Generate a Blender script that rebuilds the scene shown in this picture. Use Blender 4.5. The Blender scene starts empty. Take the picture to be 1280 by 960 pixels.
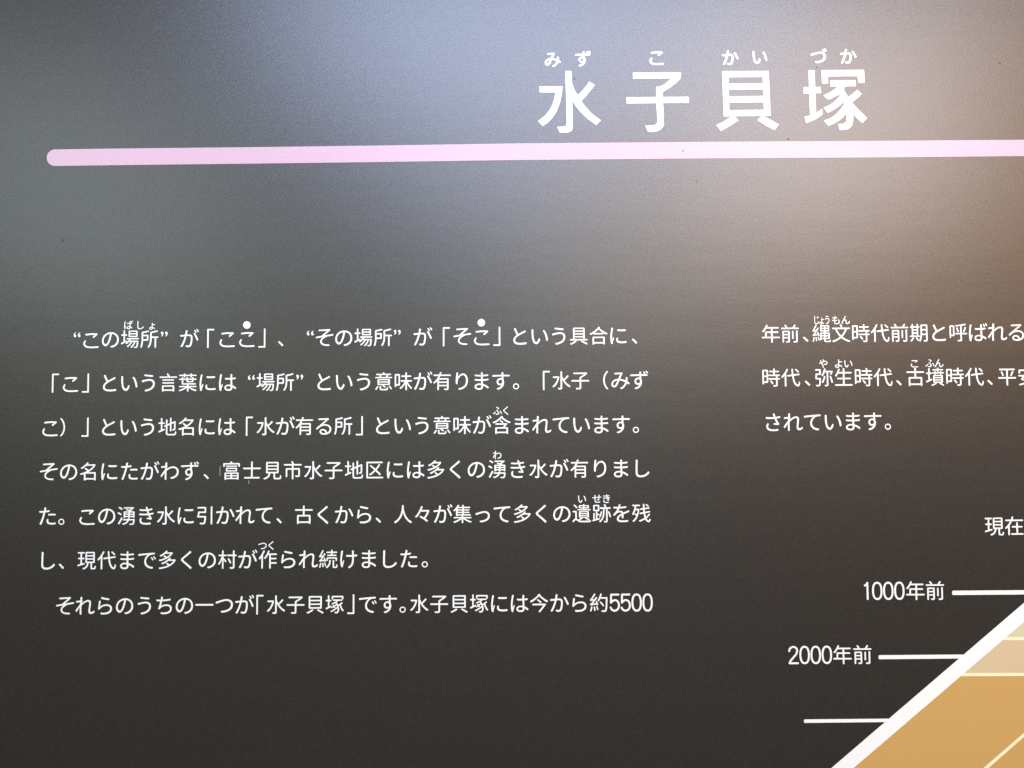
import bpy, math
import numpy as np
from mathutils import Vector, Matrix
from mathutils.geometry import delaunay_2d_cdt

sc = bpy.context.scene
COL = sc.collection

# ------------------------------------------------------------------ camera
PXM = 0.000625            # metres on the panel per photo pixel at its middle
F = 1000.0                # focal length in photo pixels (photo 1280 wide)
EYE = Vector((0.0, -F * PXM, 1.45))
PIT, YAW, ROL = math.radians(2.59285), math.radians(0.47655), math.radians(-0.39189)
_R = (Matrix.Rotation(YAW, 3, 'Y') @ Matrix.Rotation(PIT, 3, 'X') @ Matrix.Rotation(ROL, 3, 'Z'))
_B = Matrix(((1, 0, 0), (0, 0, -1), (0, 1, 0)))       # camera axes -> world axes
RW = _B @ _R
cam_data = bpy.data.cameras.new('camera')
cam = bpy.data.objects.new('camera', cam_data)
COL.objects.link(cam)
cam.matrix_world = Matrix.Translation(EYE) @ RW.to_4x4()
cam_data.sensor_width = 36.0
cam_data.lens = F / 1280.0 * 36.0
cam_data.clip_start = 0.01
cam_data.clip_end = 50
sc.camera = cam


def ray(px, py):
    return RW @ Vector((px - 640.0, 480.0 - py, -F))


def at(px, py):
    """where the panel's face (plane y = 0) is met: its x and its height z"""
    d = ray(px, py)
    p = EYE + d * (-EYE.y / d.y)
    return p.x, p.z


# ------------------------------------------------------------------ light
sc.view_settings.view_transform = 'Standard'
sc.view_settings.look = 'None'
sc.view_settings.exposure = 0.0
sc.view_settings.gamma = 1.0
sc.cycles.use_denoising = False
world = bpy.data.worlds.new('World')
sc.world = world
world.use_nodes = True
bg = world.node_tree.nodes['Background']
bg.inputs[0].default_value = (1.0, 0.955, 0.88, 1)
bg.inputs[1].default_value = 0.01


def area_light(name, px, py, sx, sy, rad, dist=1.6):
    """a room light or an added fill behind the viewer; (px, py) is where the panel mirrors it,
    rad its radiance in red, green and blue"""
    d = ray(px, py).normalized()
    q = EYE + d * (-EYE.y / d.y)
    r = Vector((d.x, -d.y, d.z))
    L = bpy.data.lights.new(name, 'AREA')
    L.shape = 'RECTANGLE'
    L.size, L.size_y = sx, sy
    m = max(rad)
    L.energy = m * math.pi * sx * sy
    L.color = [c / m for c in rad]
    o = bpy.data.objects.new(name, L)
    COL.objects.link(o)
    o.location = q + r * dist
    ex = Vector((0, 0, 1)).cross(r).normalized()
    ez = r.cross(ex)
    o.rotation_euler = Matrix((ex, ez, r)).transposed().to_euler()
    return o


area_light('window_light', 655, 15, 1.4, 0.4, (10.8, 13.6, 19.8))
area_light('inner_window_light', 631, 140, 0.7, 0.6, (6.0, 6.7, 9.3))
area_light('warm_room_light', 1030, 230, 1.6, 0.8, (4.6, 2.3, 0.6))
area_light('right_lamp', 1035, 150, 0.7, 0.6, (15.6, 14.6, 15.2))
area_light('left_fill', 99, 230, 0.7, 0.6, (4.1, 4.9, 5.5))  # added fill, placed and coloured to fit the sheen on the left
area_light('low_left_fill', 365, 410, 1.6, 0.8, (0.95, 1.05, 0.68))  # added broad fill, fitted to the board's tone lower left
area_light('far_right_fill', 1330, 420, 0.7, 0.6, (0.75, 0.6, 0.5))  # added weak fill that lifts the board's dark right side
area_light('low_fill', 764, 320, 0.7, 0.6, (0.9, 2.2, 2.8))  # added fill, fitted to the sheen across the middle


# ------------------------------------------------------------------ materials
def principled(name, base, rough, spec=0.5):
    m = bpy.data.materials.new(name)
    m.use_nodes = True
    nt = m.node_tree
    b = nt.nodes['Principled BSDF']
    b.inputs['Base Color'].default_value = (*base, 1)
    b.inputs['Roughness'].default_value = rough
    b.inputs['Specular IOR Level'].default_value = spec
    return m, nt, b


def film(name, base, rough=0.32, spec=0.5, tint=0.10, bump=0.10, grain=0.22):
    """matt laminated print: fine grain in relief, slight mottling of the ink"""
    m, nt, b = principled(name, base, rough, spec)
    N = nt.nodes.new
    tc = N('ShaderNodeTexCoord')
    mp = N('ShaderNodeMapping')
    mp.inputs['Scale'].default_value = (1, 1, 1.3)
    nt.links.new(tc.outputs['Object'], mp.inputs['Vector'])
    # fine grain, stretched sideways
    n1 = N('ShaderNodeTexNoise')
    n1.inputs['Scale'].default_value = 1000
    n1.inputs['Detail'].default_value = 3
    n1.inputs['Roughness'].default_value = 0.7
    nt.links.new(mp.outputs[0], n1.inputs['Vector'])
    # slow waves of the film
    mp2 = N('ShaderNodeMapping')
    mp2.inputs['Scale'].default_value = (0.35, 1, 1.6)
    nt.links.new(tc.outputs['Object'], mp2.inputs['Vector'])
    n2 = N('ShaderNodeTexNoise')
    n2.inputs['Scale'].default_value = 46
    n2.inputs['Detail'].default_value = 4
    nt.links.new(mp2.outputs[0], n2.inputs['Vector'])
    bp = N('ShaderNodeBump')
    bp.inputs['Strength'].default_value = bump
    bp.inputs['Distance'].default_value = 0.0006
    nt.links.new(n1.outputs['Fac'], bp.inputs['Height'])
    bp2 = N('ShaderNodeBump')
    bp2.inputs['Strength'].default_value = 0.035
    bp2.inputs['Distance'].default_value = 0.002
    nt.links.new(n2.outputs['Fac'], bp2.inputs['Height'])
    nt.links.new(bp.outputs[0], bp2.inputs['Normal'])
    nt.links.new(bp2.outputs[0], b.inputs['Normal'])
    # the grain also breaks up the sheen
    gr = N('ShaderNodeMapRange')
    gr.inputs['From Min'].default_value = 0.3
    gr.inputs['From Max'].default_value = 0.7
    gr.inputs['To Min'].default_value = spec * (1 - grain)
    gr.inputs['To Max'].default_value = spec * (1 + grain)
    nt.links.new(n1.outputs['Fac'], gr.inputs['Value'])
    nt.links.new(gr.outputs[0], b.inputs['Specular IOR Level'])
    # ink mottling
    n3 = N('ShaderNodeTexNoise')
    n3.inputs['Scale'].default_value = 620
    n3.inputs['Detail'].default_value = 5
    nt.links.new(tc.outputs['Object'], n3.inputs['Vector'])
    mr = N('ShaderNodeMapRange')
    mr.inputs['From Min'].default_value = 0.3
    mr.inputs['From Max'].default_value = 0.7
    mr.inputs['To Min'].default_value = 1 - tint
    mr.inputs['To Max'].default_value = 1 + tint
    nt.links.new(n3.outputs['Fac'], mr.inputs['Value'])
    hs = N('ShaderNodeHueSaturation')
    hs.inputs['Color'].default_value = (*base, 1)
    nt.links.new(mr.outputs[0], hs.inputs['Value'])
    nt.links.new(hs.outputs[0], b.inputs['Base Color'])
    return m


M_BOARD = film('black_matt_film', (0.0212, 0.0182, 0.0142), tint=0.14)
M_EDGE = principled('board_edge', (0.75, 0.74, 0.70), 0.7)[0]
M_WHITE = film('white_print', (0.625, 0.632, 0.575), tint=0.01, bump=0.05, spec=0.35)
M_PINK = film('pink_print', (0.425, 0.28, 0.34), tint=0.015, bump=0.05, spec=0.35)
M_CREAM = film('cream_print', (0.66, 0.60, 0.37), tint=0.02, bump=0.05)
M_PALE = film('pale_yellow_print', (0.475, 0.43, 0.26), tint=0.03, bump=0.05)
M_TAN = film('tan_print', (0.465, 0.362, 0.205), tint=0.03, bump=0.05)
M_OCHRE = film('ochre_print', (0.418, 0.25, 0.077), tint=0.03, bump=0.05)
M_FAINT = film('faint_scratch', (0.16, 0.15, 0.14), tint=0.05)
M_SPECK = film('dark_speck', (0.05, 0.045, 0.04), rough=0.5, spec=0.3)
M_WALL = principled('wall_paint', (0.55, 0.53, 0.49), 0.85)[0]


# ------------------------------------------------------------------ flat shapes
def poly_area(p):
    x, y = p[:, 0], p[:, 1]
    return 0.5 * np.sum(x * np.roll(y, -1) - np.roll(x, -1) * y)


def clean(p, eps=1e-5):
    p = np.asarray(p, float)
    keep = np.linalg.norm(p - np.roll(p, 1, axis=0), axis=1) > eps
    return p[keep]


def turn(p):
    a = p - np.roll(p, 1, axis=0)
    b = np.roll(p, -1, axis=0) - p
    cr = a[:, 0] * b[:, 1] - a[:, 1] * b[:, 0]
    dt = (a * b).sum(1)
    return np.arctan2(cr, dt)


def smooth_outline(p, lim=0.72, n=4):
    """Catmull-Rom through the gentle points; real corners stay corners"""
    p = clean(p)
    k = len(p)
    t = np.abs(turn(p))
    soft = t < lim
    out = []
    for i in range(k):
        a, b = p[i], p[(i + 1) % k]
        out.append(a)
        sa, sb = soft[i], soft[(i + 1) % k]
        if not (sa or sb):
            continue
        ln = np.linalg.norm(b - a)

        def tangent(j):
            v = p[(j + 1) % k] - p[j - 1]
            return v / (np.linalg.norm(v) + 1e-12) * ln
        ta = tangent(i) if sa else (b - a)
        tb = tangent((i + 1) % k) if sb else (b - a)
        for s in range(1, n):
            u = s / n
            out.append((2*u**3 - 3*u**2 + 1) * a + (u**3 - 2*u**2 + u) * ta
                       + (-2*u**3 + 3*u**2) * b + (u**3 - u**2) * tb)
    return np.array(out)


def offset_outline(p, d):
    """push an outline outwards (material to the left of its direction is inside)"""
    if abs(d) < 1e-9:
        return p
    a = p - np.roll(p, 1, axis=0)
    b = np.roll(p, -1, axis=0) - p
    na = np.c_[a[:, 1], -a[:, 0]] / (np.linalg.norm(a, axis=1)[:, None] + 1e-12)
    nb = np.c_[b[:, 1], -b[:, 0]] / (np.linalg.norm(b, axis=1)[:, None] + 1e-12)
    m = na + nb
    q = (m * m).sum(1)[:, None]
    m = m / np.maximum(q, 1.0) * 2.0
    return p + m * d


def round_corners(p, rad, lim=0.60, ccw_in=True):
    """round the convex corners, walking back up to `rad` along the outline"""
    k = len(p)
    t = turn(p)
    seg = np.linalg.norm(np.roll(p, -1, axis=0) - p, axis=1)
    S = np.r_[0, np.cumsum(seg)]
    tot = S[-1]
    corners = [i for i in range(k) if abs(t[i]) > lim]
    conv = [i for i in corners if t[i] > lim]
    if not conv:
        return p

    def point(s):
        s %= tot
        i = min(int(np.searchsorted(S, s, side='right')) - 1, k - 1)
        u = (s - S[i]) / max(seg[i], 1e-12)
        return p[i] + (p[(i + 1) % k] - p[i]) * u
    cuts = []
    cs = [S[i] for i in corners]
    for i in conv:
        j = corners.index(i)
        nx = (cs[(j + 1) % len(cs)] - S[i]) % tot or tot
        pv = (S[i] - cs[j - 1]) % tot or tot
        nconv = t[corners[(j + 1) % len(cs)]] > lim
        pconv = t[corners[j - 1]] > lim
        c = min(rad, nx * (0.499 if nconv else 0.9), pv * (0.499 if pconv else 0.9))
        cuts.append((S[i], c, i))
    out = []
    for i in range(k):
        s = S[i]
        inside = False
        for (c0, c, j) in cuts:
            dd = abs((s - c0 + tot / 2) % tot - tot / 2)
            if j == i:
                a, b = point(c0 - c), point(c0 + c)
                kk = 0.58
                c1 = a + (p[i] - a) * kk
                c2 = b + (p[i] - b) * kk
                for u in (0, .2, .4, .6, .8, 1):
                    out.append((1-u)**3 * a + 3*(1-u)**2*u * c1 + 3*(1-u)*u*u * c2 + u**3 * b)
                inside = True
                break
            if dd < c:
                inside = True
        if not inside:
            out.append(p[i])
    return clean(np.array(out))


def fill(loops):
    """union of outlines by non-zero winding -> (verts, tris)"""
    V, E = [], []
    for p in loops:
        b = len(V)
        V += [Vector((float(x), float(y))) for x, y in p]
        E += [(b + i, b + (i + 1) % len(p)) for i in range(len(p))]
    vo, eo, fo, *_ = delaunay_2d_cdt(V, E, [], 0, 1e-7)
    vv = np.array([(v.x, v.y) for v in vo])
    tri = np.array([f for f in fo if len(f) == 3], int)
    if len(tri) == 0:
        return vv, tri
    c = vv[tri].mean(1)
    w = np.zeros(len(c), int)
    for p in loops:
        a = p
        b = np.roll(p, -1, axis=0)
        ay, by = a[:, 1][None], b[:, 1][None]
        cy = c[:, 1][:, None]
        cx = c[:, 0][:, None]
        isl = (b[:, 0] - a[:, 0])[None] * (cy - ay) - (cx - a[:, 0][None]) * (by - ay)
        w += ((ay <= cy) & (by > cy) & (isl > 0)).sum(1)
        w -= ((ay > cy) & (by <= cy) & (isl < 0)).sum(1)
    return vv, tri[w != 0]


class Sheet:
    """flat print gathered in panel coordinates, built as one mesh"""
    def __init__(self):
        self.v, self.f, self.n = [], [], 0

    def add(self, vv, tri):
        if len(tri) == 0:
            return
        self.v.append(vv)
        self.f.append(tri + self.n)
        self.n += len(vv)

    def poly_px(self, pts, smooth=False, rad=0.0):
        q = np.array([at(*p) for p in pts])
        if poly_area(q) < 0:
            q = q[::-1]
        if smooth:
            q = smooth_outline(q)
        if rad:
            q = round_corners(q, rad * PXM)
        self.add(*fill([q]))
        return self

    def union_px(self, polys, smooth=True):
        loops = []
        for pts in polys:
            q = np.array([at(*p) for p in pts])
            if poly_area(q) < 0:
                q = q[::-1]
            q = smooth_outline(q) if smooth else q
            loops.append(round_corners(offset_outline(q, -0.28 * PXM), 0.45 * PXM))
        self.add(*fill(loops))
        return self

    def build(self, name, mat, parent, y, label=None):
        v = np.concatenate(self.v)
        f = np.concatenate(self.f)
        c = (v.min(0) + v.max(0)) / 2
        me = bpy.data.meshes.new(name)
        me.from_pydata([(float(a - c[0]), 0.0, float(b - c[1])) for a, b in v], [], f.tolist())
        me.materials.append(mat)
        me.update()
        o = bpy.data.objects.new(name, me)
        COL.objects.link(o)
        par_loc = Vector((0, 0, 0))
        q = parent
        while q:
            par_loc += q.location
            q = q.parent
        o.parent = parent
        o.location = Vector((c[0], y, c[1])) - par_loc
        if label:
            o['label'] = label
        return o


# ------------------------------------------------------------------ glyphs
_cache = {}


def outline_of(ch):
    """closed outlines of a character of Blender's own font, in em units"""
    cu = bpy.data.curves.new('glyph', 'FONT')
    cu.body = ch
    cu.size = 1.0
    cu.resolution_u = 4
    ob = bpy.data.objects.new('glyph', cu)
    COL.objects.link(ob)
    dg = bpy.context.evaluated_depsgraph_get()
    c2 = ob.evaluated_get(dg).to_curve(dg)
    loops = []
    for s in c2.splines:
        if s.type == 'BEZIER':
            bp = s.bezier_points
            n = len(bp)
            pts = []
            for i in range(n):
                a, b = bp[i], bp[(i + 1) % n]
                p0, p1, p2, p3 = (np.array(x[:2]) for x in (a.co, a.handle_right, b.handle_left, b.co))
                pts.append(p0)
                d = p3 - p0
                L = np.linalg.norm(d) + 1e-9
                dev = max(abs(np.cross(d, p1 - p0)), abs(np.cross(d, p2 - p0))) / L
                if dev > 0.002:
                    m = 5 if L > 0.08 else 3
                    for u in np.arange(1, m) / m:
                        pts.append((1-u)**3*p0 + 3*(1-u)**2*u*p1 + 3*(1-u)*u*u*p2 + u**3*p3)
        else:
            pts = [np.array(p.co[:2]) for p in s.points]
        pts = clean(pts, 1e-4)
        if len(pts) > 2:
            loops.append(pts)
    ob.evaluated_get(dg).to_curve_clear()
    bpy.data.objects.remove(ob)
    bpy.data.curves.remove(cu)
    # outermost outlines must run counter-clockwise
    if loops:
        big = max(loops, key=lambda q: abs(poly_area(q)))
        if poly_area(big) < 0:
            loops = [q[::-1] for q in loops]
    return loops


def bar(x0, y0, x1, y1):
    return np.array([(x0, y0), (x1, y0), (x1, y1), (x0, y1)])


def monoline(strokes, w):
    """round pen strokes of width w as overlapping pieces"""
    loops = []
    for pts, soft in strokes:
        p = np.array(pts, float)
        if soft:
            q = []
            n = len(p)
            for i in range(n - 1):
                a, b = p[i], p[i + 1]
                ta = (p[i + 1] - p[i - 1]) / 2 if i else b - a
                tb = (p[i + 2] - p[i]) / 2 if i + 2 < n else b - a
                for u in (0, .34, .67):
                    q.append((2*u**3 - 3*u**2 + 1) * a + (u**3 - 2*u**2 + u) * ta
                             + (-2*u**3 + 3*u**2) * b + (u**3 - u**2) * tb)
            q.append(p[-1])
            p = np.array(q)
        for i in range(len(p) - 1):
            d = p[i + 1] - p[i]
            nrm = np.array([-d[1], d[0]]) / (np.linalg.norm(d) + 1e-12) * w / 2
            loops.append(np.array([p[i] - nrm, p[i + 1] - nrm, p[i + 1] + nrm, p[i] + nrm]))
        for c in p:
            an = np.linspace(0, 2 * np.pi, 13)[:-1] + 0.05
            loops.append(np.c_[c[0] + w / 2 * np.cos(an), c[1] + w / 2 * np.sin(an)])
    return fill(loops)


def lower(pts):
    return [(x, y - 0.12) for x, y in pts]


_oval = [(0.235 * math.copysign(abs(math.cos(a)) ** 0.86, math.cos(a)),
          0.5 + 0.447 * math.copysign(abs(math.sin(a)) ** 0.86, math.sin(a)))
         for a in np.linspace(0, 2 * math.pi, 29)]
PEN = {
    '0': (0.105, [(_oval, False)]),
    '1': (0.105, [([(-.115, .79), (-.03, .845), (.03, .94)], True), ([(.03, .94), (.03, .05)], False)]),
    '2': (0.105, [([(-.235, .71), (-.18, .86), (-.01, .94), (.145, .88), (.205, .74), (.15, .555), (-.02, .35),
                    (-.17, .18), (-.226, .05)], True), ([(-.226, .05), (.235, .05)], False)]),
    '5': (0.105, [([(.205, .945), (-.205, .945), (-.22, .50)], False),
                  ([(-.22, .50), (-.115, .60), (.01, .645), (.16, .565), (.225, .363), (.17, .16), (.01, .06),
                    (-.16, .107), (-.24, .235)], True)]),
    'こ': (0.086, [(lower([(.24, .74), (.50, .765), (.80, .76)]), True), (lower([(.80, .76), (.63, .61)]), False),
                   (lower([(.205, .41), (.150, .27), (.25, .13), (.49, .085), (.86, .10)]), True)]),
    'そ': (0.082, [(lower([(.25, .87), (.77, .895), (.40, .58)]), False), (lower([(.10, .51), (.93, .64)]), False),
                   (lower([(.60, .58), (.42, .46), (.33, .32), (.38, .19), (.53, .125), (.73, .11)]), True)]),
}


def glyph(ch, bold, rad):
    key = (ch, bold, rad)
    if key in _cache:
        return _cache[key]
    if ch in PEN:
        w, st = PEN[ch]
        vv, tri = monoline(st, w + 2 * (bold - 0.004))
    elif ch in '「」':
        s = 0.040
        g = [bar(0, -0.10, 2 * s, 0.88), bar(0, 0.88 - 2 * s, 0.36, 0.88)]
        if ch == '」':
            g = [np.c_[0.36 - q[:, 0], 0.78 - q[:, 1]] for q in g]
        vv, tri = fill([round_corners(q, 0.03) for q in g])
    else:
        g = outline_of(ch)
        g = [offset_outline(q, bold) for q in g]
        g = [round_corners(q, rad) for q in g]
        vv, tri = fill(g)
    used = vv[np.unique(tri)] if len(tri) else np.array([[0, 0]])
    bb = (used.min(0), used.max(0))
    _cache[key] = (vv, tri, bb)
    return _cache[key]


SMALL = set('“”「」、。（）0123456789')


def char(sheet, ch, px, py, em, bold=0.0025, rad=0.045, sx=1.0, sy=1.0, ink=False):
    """one character whose middle is seen at photo point (px, py); em in photo pixels at the panel's middle"""
    vv, tri, (lo, hi) = glyph(ch, bold, rad)
    cx, cy = 0.5, 0.38
    if ch in SMALL or ink:
        cx = (lo[0] + hi[0]) / 2
    if ink or ch in '0123456789':
        cy = (lo[1] + hi[1]) / 2
    if ch in '“”':
        py = py - 0.24 * em
        cy = (lo[1] + hi[1]) / 2
    if ch in '（）':
        cy = (lo[1] + hi[1]) / 2
    if ch in '「」':
        cy = 0.39
    X, Z = at(px, py)
    s = em * PXM * (1.06 if '\u3041' <= ch <= '\u3096' and ch not in PEN and em < 27 and not ink else 1.0)
    q = np.c_[(vv[:, 0] - cx) * s * sx + X, (vv[:, 1] - cy) * s * sy + Z]
    sheet.add(q, tri)


def run(sheet, spec, ya, yb, xa, xb, em=24.6, **kw):
    """spec: list of (text, x of first char, x of last char); heights go from ya at xa to yb at xb"""
    for item in spec:
        t, x0, x1 = item[:3]
        k2 = dict(kw)
        if len(item) > 3:
            k2.update(item[3])
        e2 = k2.pop('em', em)
        for i, ch in enumerate(t):
            x = x0 if len(t) == 1 else x0 + (x1 - x0) * i / (len(t) - 1)
            y = ya + (yb - ya) * (x - xa) / (xb - xa)
            char(sheet, ch, x, y, e2, **k2)


# ------------------------------------------------------------------ the wall and the board
def box_mesh(name, x0, x1, y0, y1, z0, z1, bevel=0.0):
    import bmesh
    bm = bmesh.new()
    bmesh.ops.create_cube(bm, size=1)
    for v in bm.verts:
        v.co = Vector(((x0 + x1) / 2 + v.co.x * (x1 - x0), (y0 + y1) / 2 + v.co.y * (y1 - y0),
                       (z0 + z1) / 2 + v.co.z * (z1 - z0)))
    if bevel:
        bmesh.ops.bevel(bm, geom=bm.edges[:], offset=bevel, segments=2, affect='EDGES')
    me = bpy.data.meshes.new(name)
    bm.to_mesh(me)
    bm.free()
    return me


wall = bpy.data.objects.new('wall', box_mesh('wall', -2.2, 2.2, 0.0205, 0.12, 0.0, 2.7))
wall.data.materials.append(M_WALL)
wall['kind'] = 'structure'
COL.objects.link(wall)

panel = bpy.data.objects.new('exhibition_panel', None)
panel.location = (0.12, 0.02, 1.00)
panel['label'] = 'black matt exhibition panel with white Japanese text, pink rule and ochre chart corner'
panel['category'] = 'information panel'
COL.objects.link(panel)

board = bpy.data.objects.new('board', box_mesh('board', -0.66, 0.66, -0.02, 0.0, -0.08, 0.80, 0.0015))
board.data.materials.append(M_BOARD)
board.parent = panel
COL.objects.link(board)

Y1, Y2, Y3 = -0.00022, -0.00034, -0.00046       # thicknesses of the printed layers

# ------------------------------------------------------------------ heading
TITLE = {
    '水': ((665, 55), [
        [(330, 268), (398, 268), (409, 830), (402, 862), (375, 884), (335, 891), (275, 891), (247, 826),
         (318, 824), (335, 818), (344, 800)],
        [(72, 422), (308, 421), (300, 500), (280, 590), (240, 690), (175, 775), (107, 826), (55, 772),
         (120, 722), (172, 662), (208, 585), (232, 488), (75, 488)],
        [(572, 373), (633, 412), (565, 495), (497, 572), (430, 560), (400, 520), (458, 508), (520, 445)],
        [(398, 378), (425, 455), (458, 508), (497, 572), (545, 635), (610, 702), (692, 762), (643, 815),
         (560, 755), (490, 690), (440, 630), (405, 570), (370, 480)]]),
    '子': ((775, 55), [
        [(126, 284), (610, 281), (612, 300), (606, 345), (575, 380), (500, 440), (428, 484), (360, 470),
         (358, 427), (390, 424), (430, 408), (470, 380), (508, 347), (127, 352)],
        [(358, 427), (425, 427), (429, 500), (440, 790), (432, 830), (400, 862), (350, 881), (280, 883),
         (247, 816), (320, 812), (350, 805), (367, 790), (371, 770), (360, 590)],
        [(61, 531), (690, 526), (691, 592), (64, 599)]]),
    '貝': ((885, 55), [
        [(137, 270), (205, 270), (216, 727), (154, 728)],
        [(541, 268), (608, 268), (628, 722), (557, 723)],
        [(137, 270), (608, 268), (610, 334), (139, 337)],
        [(160, 394), (600, 390), (600, 459), (160, 463)],
        [(160, 522), (600, 518), (600, 586), (160, 591)],
        [(154, 661), (625, 656), (628, 722), (154, 728)],
        [(78, 808), (150, 778), (225, 728), (270, 726), (307, 764), (230, 815), (127, 875)],
        [(523, 726), (570, 728), (640, 765), (711, 804), (665, 867), (560, 810), (489, 762)]]),
    '塚': ((995, 55), [
        [(120, 262), (187, 262), (203, 700), (136, 706)],
        [(70, 430), (248, 428), (254, 495), (72, 499)],
        [(80, 728), (140, 710), (200, 685), (262, 645), (266, 706), (190, 758), (98, 795)],
        [(249, 260), (682, 257), (687, 393), (621, 394), (612, 326), (320, 328), (323, 400), (257, 401)],
        [(338, 363), (598, 359), (600, 426), (343, 430)],
        [(268, 515), (340, 480), (400, 440), (430, 410), (490, 420), (478, 455), (440, 500), (390, 530), (320, 562)],
        [(440, 415), (478, 455), (520, 530), (553, 600), (570, 665), (573, 750), (565, 805), (540, 840),
         (500, 860), (435, 864), (415, 798), (465, 797), (495, 780), (503, 712), (490, 640), (465, 580),
         (430, 510), (420, 470)],
        [(270, 640), (340, 605), (400, 560), (445, 505), (474, 585), (410, 640), (317, 693)],
        [(273, 768), (350, 735), (420, 680), (474, 605), (510, 690), (440, 760), (380, 797), (322, 824)],
        [(609, 455), (660, 497), (620, 540), (563, 584), (530, 575), (512, 530), (560, 500)],
        [(510, 520), (563, 584), (610, 640), (660, 690), (713, 740), (664, 796), (600, 740), (553, 680), (525, 640)]]),
}
FURI = {'水': [('み', 690.8, 75.0), ('ず', 728.5, 73.5)], '子': [('こ', 820.6, 73.0)],
        '貝': [('か', 912.8, 72.3), ('い', 949.8, 72.0)], '塚': [('づ', 1023.2, 70.0), ('か', 1060.3, 70.5)]}
TNAME = {'水': 'heading character for water', '子': 'heading character for child',
         '貝': 'heading character for shell', '塚': 'heading character for mound'}
for ch, ((ox, oy), polys) in TITLE.items():
    s = Sheet().union_px([[(ox + a / 8, oy + b / 8) for a, b in p] for p in polys])
    t = s.build('title_character', M_WHITE, panel, Y1, TNAME[ch])
    for f, x, y in FURI[ch]:
        g = Sheet()
        char(g, f, x, y, 22.5, bold=0.020, rad=0.06, ink=True)
        g.build('furigana_character', M_WHITE, t, Y1)

# pink rule with its round end
top = [(64, 186.9), (160, 185.6), (320, 184.0), (480, 181.9), (640, 179.4), (880, 177.4), (1120, 176.0), (1280, 174.8), (1640, 172.5)]
bot = [(64, 207.6), (160, 206.4), (320, 204.6), (480, 202.6), (640, 200.3), (880, 198.2), (1120, 196.8), (1280, 195.2), (1640, 193.0)]
arc = [(69.0 - 10.4 * math.sin(a), 197.25 + 10.35 * math.cos(a)) for a in np.linspace(0, math.pi, 14)]
Sheet().poly_px([(69, 186.85)] + top[1:] + bot[:0:-1] + arc[:-1], rad=0).build('pink_rule', M_PINK, panel, Y1)

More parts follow.
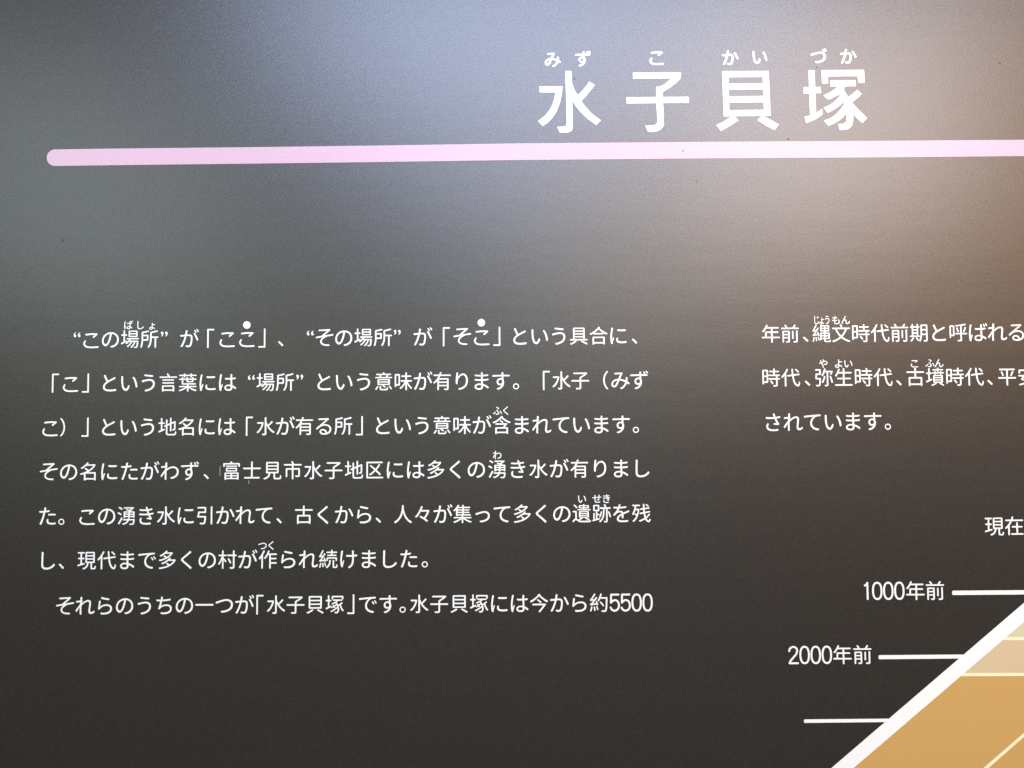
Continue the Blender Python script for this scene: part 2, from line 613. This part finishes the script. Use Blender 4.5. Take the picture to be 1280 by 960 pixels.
# ------------------------------------------------------------------ body text, left column
N = dict
LINES = [
    ('first line of the left paragraph', 424.3, 419.2, 97, 793, [
        ('“', 96.6, 96.6), ('この場所', 113.9, 187), ('”', 205.5, 205.5), ('が', 236.6, 236.6), ('「', 263.5, 0),
        ('ここ', 284, 308.7), ('」', 327.5, 0), ('、', 351, 0), ('“', 388, 0), ('その場所', 405.4, 478.7),
        ('”', 496.6, 0), ('が', 528.3, 0), ('「', 558.0, 0), ('そこ', 577.5, 602), ('」', 621.0, 0),
        ('という具合に', 649.4, 772.7), ('、', 793, 0)],
     [('ばしょ', [(160.5, 406.3), (175.2, 406.3), (190.5, 406.6)])]),
    ('second line of the left paragraph', 479.0, 475.0, 70, 800, [
        ('「', 69.5, 0), ('こ', 88.3, 0), ('」', 107.0, 0), ('という言葉には', 136.7, 284), ('“', 314.4, 0),
        ('場所', 332, 356.4), ('”', 374.7, 0), ('という', 404.8, 454.7), ('意味が有ります', 479.6, 626),
        ('。', 645, 0), ('「', 683, 0), ('水子', 701.6, 725.3), ('（', 757, 0), ('みず', 775.3, 799)], []),
    ('third line of the left paragraph', 534.2, 530.2, 60, 795, [
        ('こ', 62.7, 0), ('）', 78.5, 0), ('」', 106.5, 0), ('という地名には', 135.7, 283), ('「', 311.9, 0),
        ('水が有る所', 332, 429.3), ('」', 449.2, 0), ('という意味が含まれています', 478, 776), ('。', 794.7, 0)],
     [('ふく', [(621.8, 513.3), (632.6, 513.2)])]),
    ('fourth line of the left paragraph', 589.6, 585.2, 60, 802, [
        ('その名にたがわず', 60.8, 237.6), ('、', 258, 0), ('富士見市水子地区には多くの', 289.5, 595.5),
        ('湧き水が有りまし', 621.5, 801.4)],
     [('わ', [(621.5, 568.7)])]),
    ('fifth line of the left paragraph', 645.1, 641.2, 60, 802, [
        ('た', 59.5, 0), ('。', 77, 0), ('この湧き水に引かれて', 109, 330.5), ('、', 349, 0), ('古くから', 379.8, 454.7),
        ('、', 473, 0), ('人々が集って多くの遺跡を残', 503.7, 801.6)],
     [('い', [(727.3, 623.4)]), ('せき', [(746.2, 623.2), (758.0, 623.2)])]),
    ('sixth line of the left paragraph', 700.5, 698.2, 59, 531, [
        ('し', 58.8, 0), ('、', 77, 0), ('現代まで多くの村が', 108.5, 309.5), ('作られ続けました', 334.8, 511), ('。', 531, 0)],
     [('つく', [(328.3, 681.9), (339.3, 681.7)])]),
    ('seventh line of the left paragraph', 757.2, 753.0, 81, 810, [
        ('それらのうちの一つが', 81.2, 305.5), ('「', 325, 0), ('水子貝塚', 345, 418.5), ('」', 438.5, 0),
        ('です', 459.8, 485), ('。', 503.3, 0), ('水子貝塚には今から約', 524, 748.7),
        ('5500', 768.4, 809.4, N(em=22.2))], []),
    ('first line of the right paragraph', 417.2, 415.0, 963, 1270, [
        ('年前', 963.4, 987.4), ('、', 1006.8, 0), ('縄文時代前期と呼ばれる', 1026.8, 1270.4)],
     [('じょう', [(1020.3, 399.8), (1027.0, 400.2), (1033.8, 399.8)]), ('もん', [(1044.9, 400), (1056.7, 400)])]),
    ('second line of the right paragraph', 472.0, 470.5, 963, 1280, [
        ('時代', 963.4, 988.2), ('、', 1009, 0), ('弥生時代', 1029.8, 1103.6), ('、', 1123.3, 0),
        ('古墳時代', 1144, 1217.7), ('、', 1237, 0), ('平安', 1258.7, 1283.3)],
     [('や', [(1029, 454.5)]), ('よい', [(1048.2, 454.4), (1060, 454.4)]), ('こ', [(1142.8, 453.9)]),
      ('ふん', [(1162.2, 453.8), (1173.6, 453.8)])]),
    ('third line of the right paragraph', 527.8, 526.2, 965, 1109, [
        ('されています', 966, 1090.5), ('。', 1109.5, 0)], []),
]
for label, ya, yb, xa, xb, spec, furi in LINES:
    s = Sheet()
    run(s, spec, ya, yb, xa, xb)
    line = s.build('text_line', M_WHITE, panel, Y1, label)
    for word, pts in furi:
        g = Sheet()
        for ch, (x, y) in zip(word, pts):
            char(g, ch, x, y, 11.6, bold=0.010, rad=0.05, sx=0.72 if word == 'じょう' else 1.0)
        g.build('furigana', M_WHITE, line, Y1)

for x, y in ((308.7, 406.3), (601.7, 403.4)):
    Sheet().poly_px([(x + 4.7 * math.cos(a), y + 4.7 * math.sin(a)) for a in np.linspace(0, 2 * math.pi, 33)[:-1]]
                    ).build('emphasis_dot', M_WHITE, panel, Y1)

# ------------------------------------------------------------------ timeline chart
DIG = N(em=22.3)
for label, spec, y0, y1, xa, xb in (
        ('chart label for the present day', [('現在', 1242.6, 1267.7)], 657.6, 657.2, 1242, 1268),
        ('chart label for 1000 years ago', [('1000', 1082.6, 1124.0, DIG), ('年前', 1143.9, 1168.6)], 738.6, 738.1, 1083, 1169),
        ('chart label for 2000 years ago', [('2000', 991.8, 1033.4, DIG), ('年前', 1052.9, 1077.8)], 818.7, 818.1, 992, 1078)):
    s = Sheet()
    run(s, spec, y0, y1, xa, xb, em=25.0)
    s.build('chart_label', M_WHITE, panel, Y1, label)


def strip(pa, pb, wa, wb, rad=0.0):
    (xa, ya), (xb, yb) = pa, pb
    return Sheet().poly_px([(xa, ya - wa / 2), (xb, yb - wb / 2), (xb, yb + wb / 2), (xa, ya + wa / 2)], rad=rad)


def edge_x(y, inner):          # the slanting border's two sides
    return (1066.4 + (960 - y) * 1.1657) if inner else (1038.6 + (960 - y) * 1.1657)


strip((1190, 741.0), (1700, 737.0), 5.4, 5.2, 1.6).build('tick_line', M_WHITE, panel, Y1, 'topmost tick line, beside the 1000 label')
strip((1098, 821.4), (1216, 820.4), 5.1, 4.9, 1.6).build('tick_line', M_WHITE, panel, Y1, 'middle tick line, beside the 2000 label')
strip((1004.8, 901.3), (1119, 900.2), 4.4, 4.2, 1.6).build('tick_line', M_WHITE, panel, Y1, 'lowest tick line, without a label')

YB = 1010.0                     # where the chart leaves the board's lower part
XR = 1640.0
Sheet().poly_px([(edge_x(798, 1) - 3, 798.3), (edge_x(700, 1) - 3, 700), (XR, 700), (XR, 797.4)]).build(
    'chart_band', M_PALE, panel, Y1, 'pale yellow band of the chart')
Sheet().poly_px([(edge_x(843, 1) - 3, 843.3), (edge_x(798, 1) - 3, 798.3), (XR, 797.4), (XR, 842.4)]).build(
    'chart_band', M_TAN, panel, Y1, 'light tan band of the chart')
Sheet().poly_px([(edge_x(YB, 1) - 3, YB), (edge_x(843, 1) - 3, 843.3), (XR, 842.4), (XR, YB)]).build(
    'chart_band', M_OCHRE, panel, Y1, 'ochre band of the chart')
strip((edge_x(798, 1) - 3, 798.2), (XR, 797.3), 3.7, 3.7).build('chart_divider', M_CREAM, panel, Y2, 'upper level cream line')
strip((edge_x(843, 1) - 3, 843.1), (XR, 842.2), 3.9, 3.9).build('chart_divider', M_CREAM, panel, Y2, 'lower level cream line')
Sheet().poly_px([(1228.6, 960), (1280, 915.6), (1400, 812), (1405.5, 812), (1280, 920.4), (1235.2, 960), (1178, 1010), (1171, 1010)]
                ).build('chart_divider', M_CREAM, panel, Y2, 'slanting cream line')
Sheet().poly_px([(edge_x(YB, 0), YB), (edge_x(700, 0), 700), (edge_x(700, 1), 700), (edge_x(YB, 1), YB)]
                ).build('chart_border', M_WHITE, panel, Y3)

# ------------------------------------------------------------------ wear: scratches by a patched word, specks of dirt
for p in ([(274.6, 582.5), (275.9, 582.5), (275.7, 595), (274.4, 595)],
          [(310.3, 600.2), (311.7, 600.2), (311.9, 605), (310.6, 605)]):
    Sheet().poly_px(p).build('scratch', M_FAINT, panel, Y1)
for x, y, r in ((718.0, 98.3, 1.2), (985.5, 173.5, 1.1), (853.5, 188.5, 1.0), (1250, 78.5, 1.1), (162, 504, 1.4),
                (78, 300.5, 1.6), (1232.6, 758.6, 0.8), (870.5, 227, 0.9), (1021.5, 84, 0.9), (1130, 537.5, 0.8),
                (640, 694, 0.9)):
    r *= 0.8
    Sheet().poly_px([(x + r * math.cos(a) * (1 + 0.2 * math.sin(3 * a + x)), y + r * 1.25 * math.sin(a))
                     for a in np.linspace(0, 2 * math.pi, 11)[:-1]]).build('dirt_speck', M_SPECK, panel, Y2)
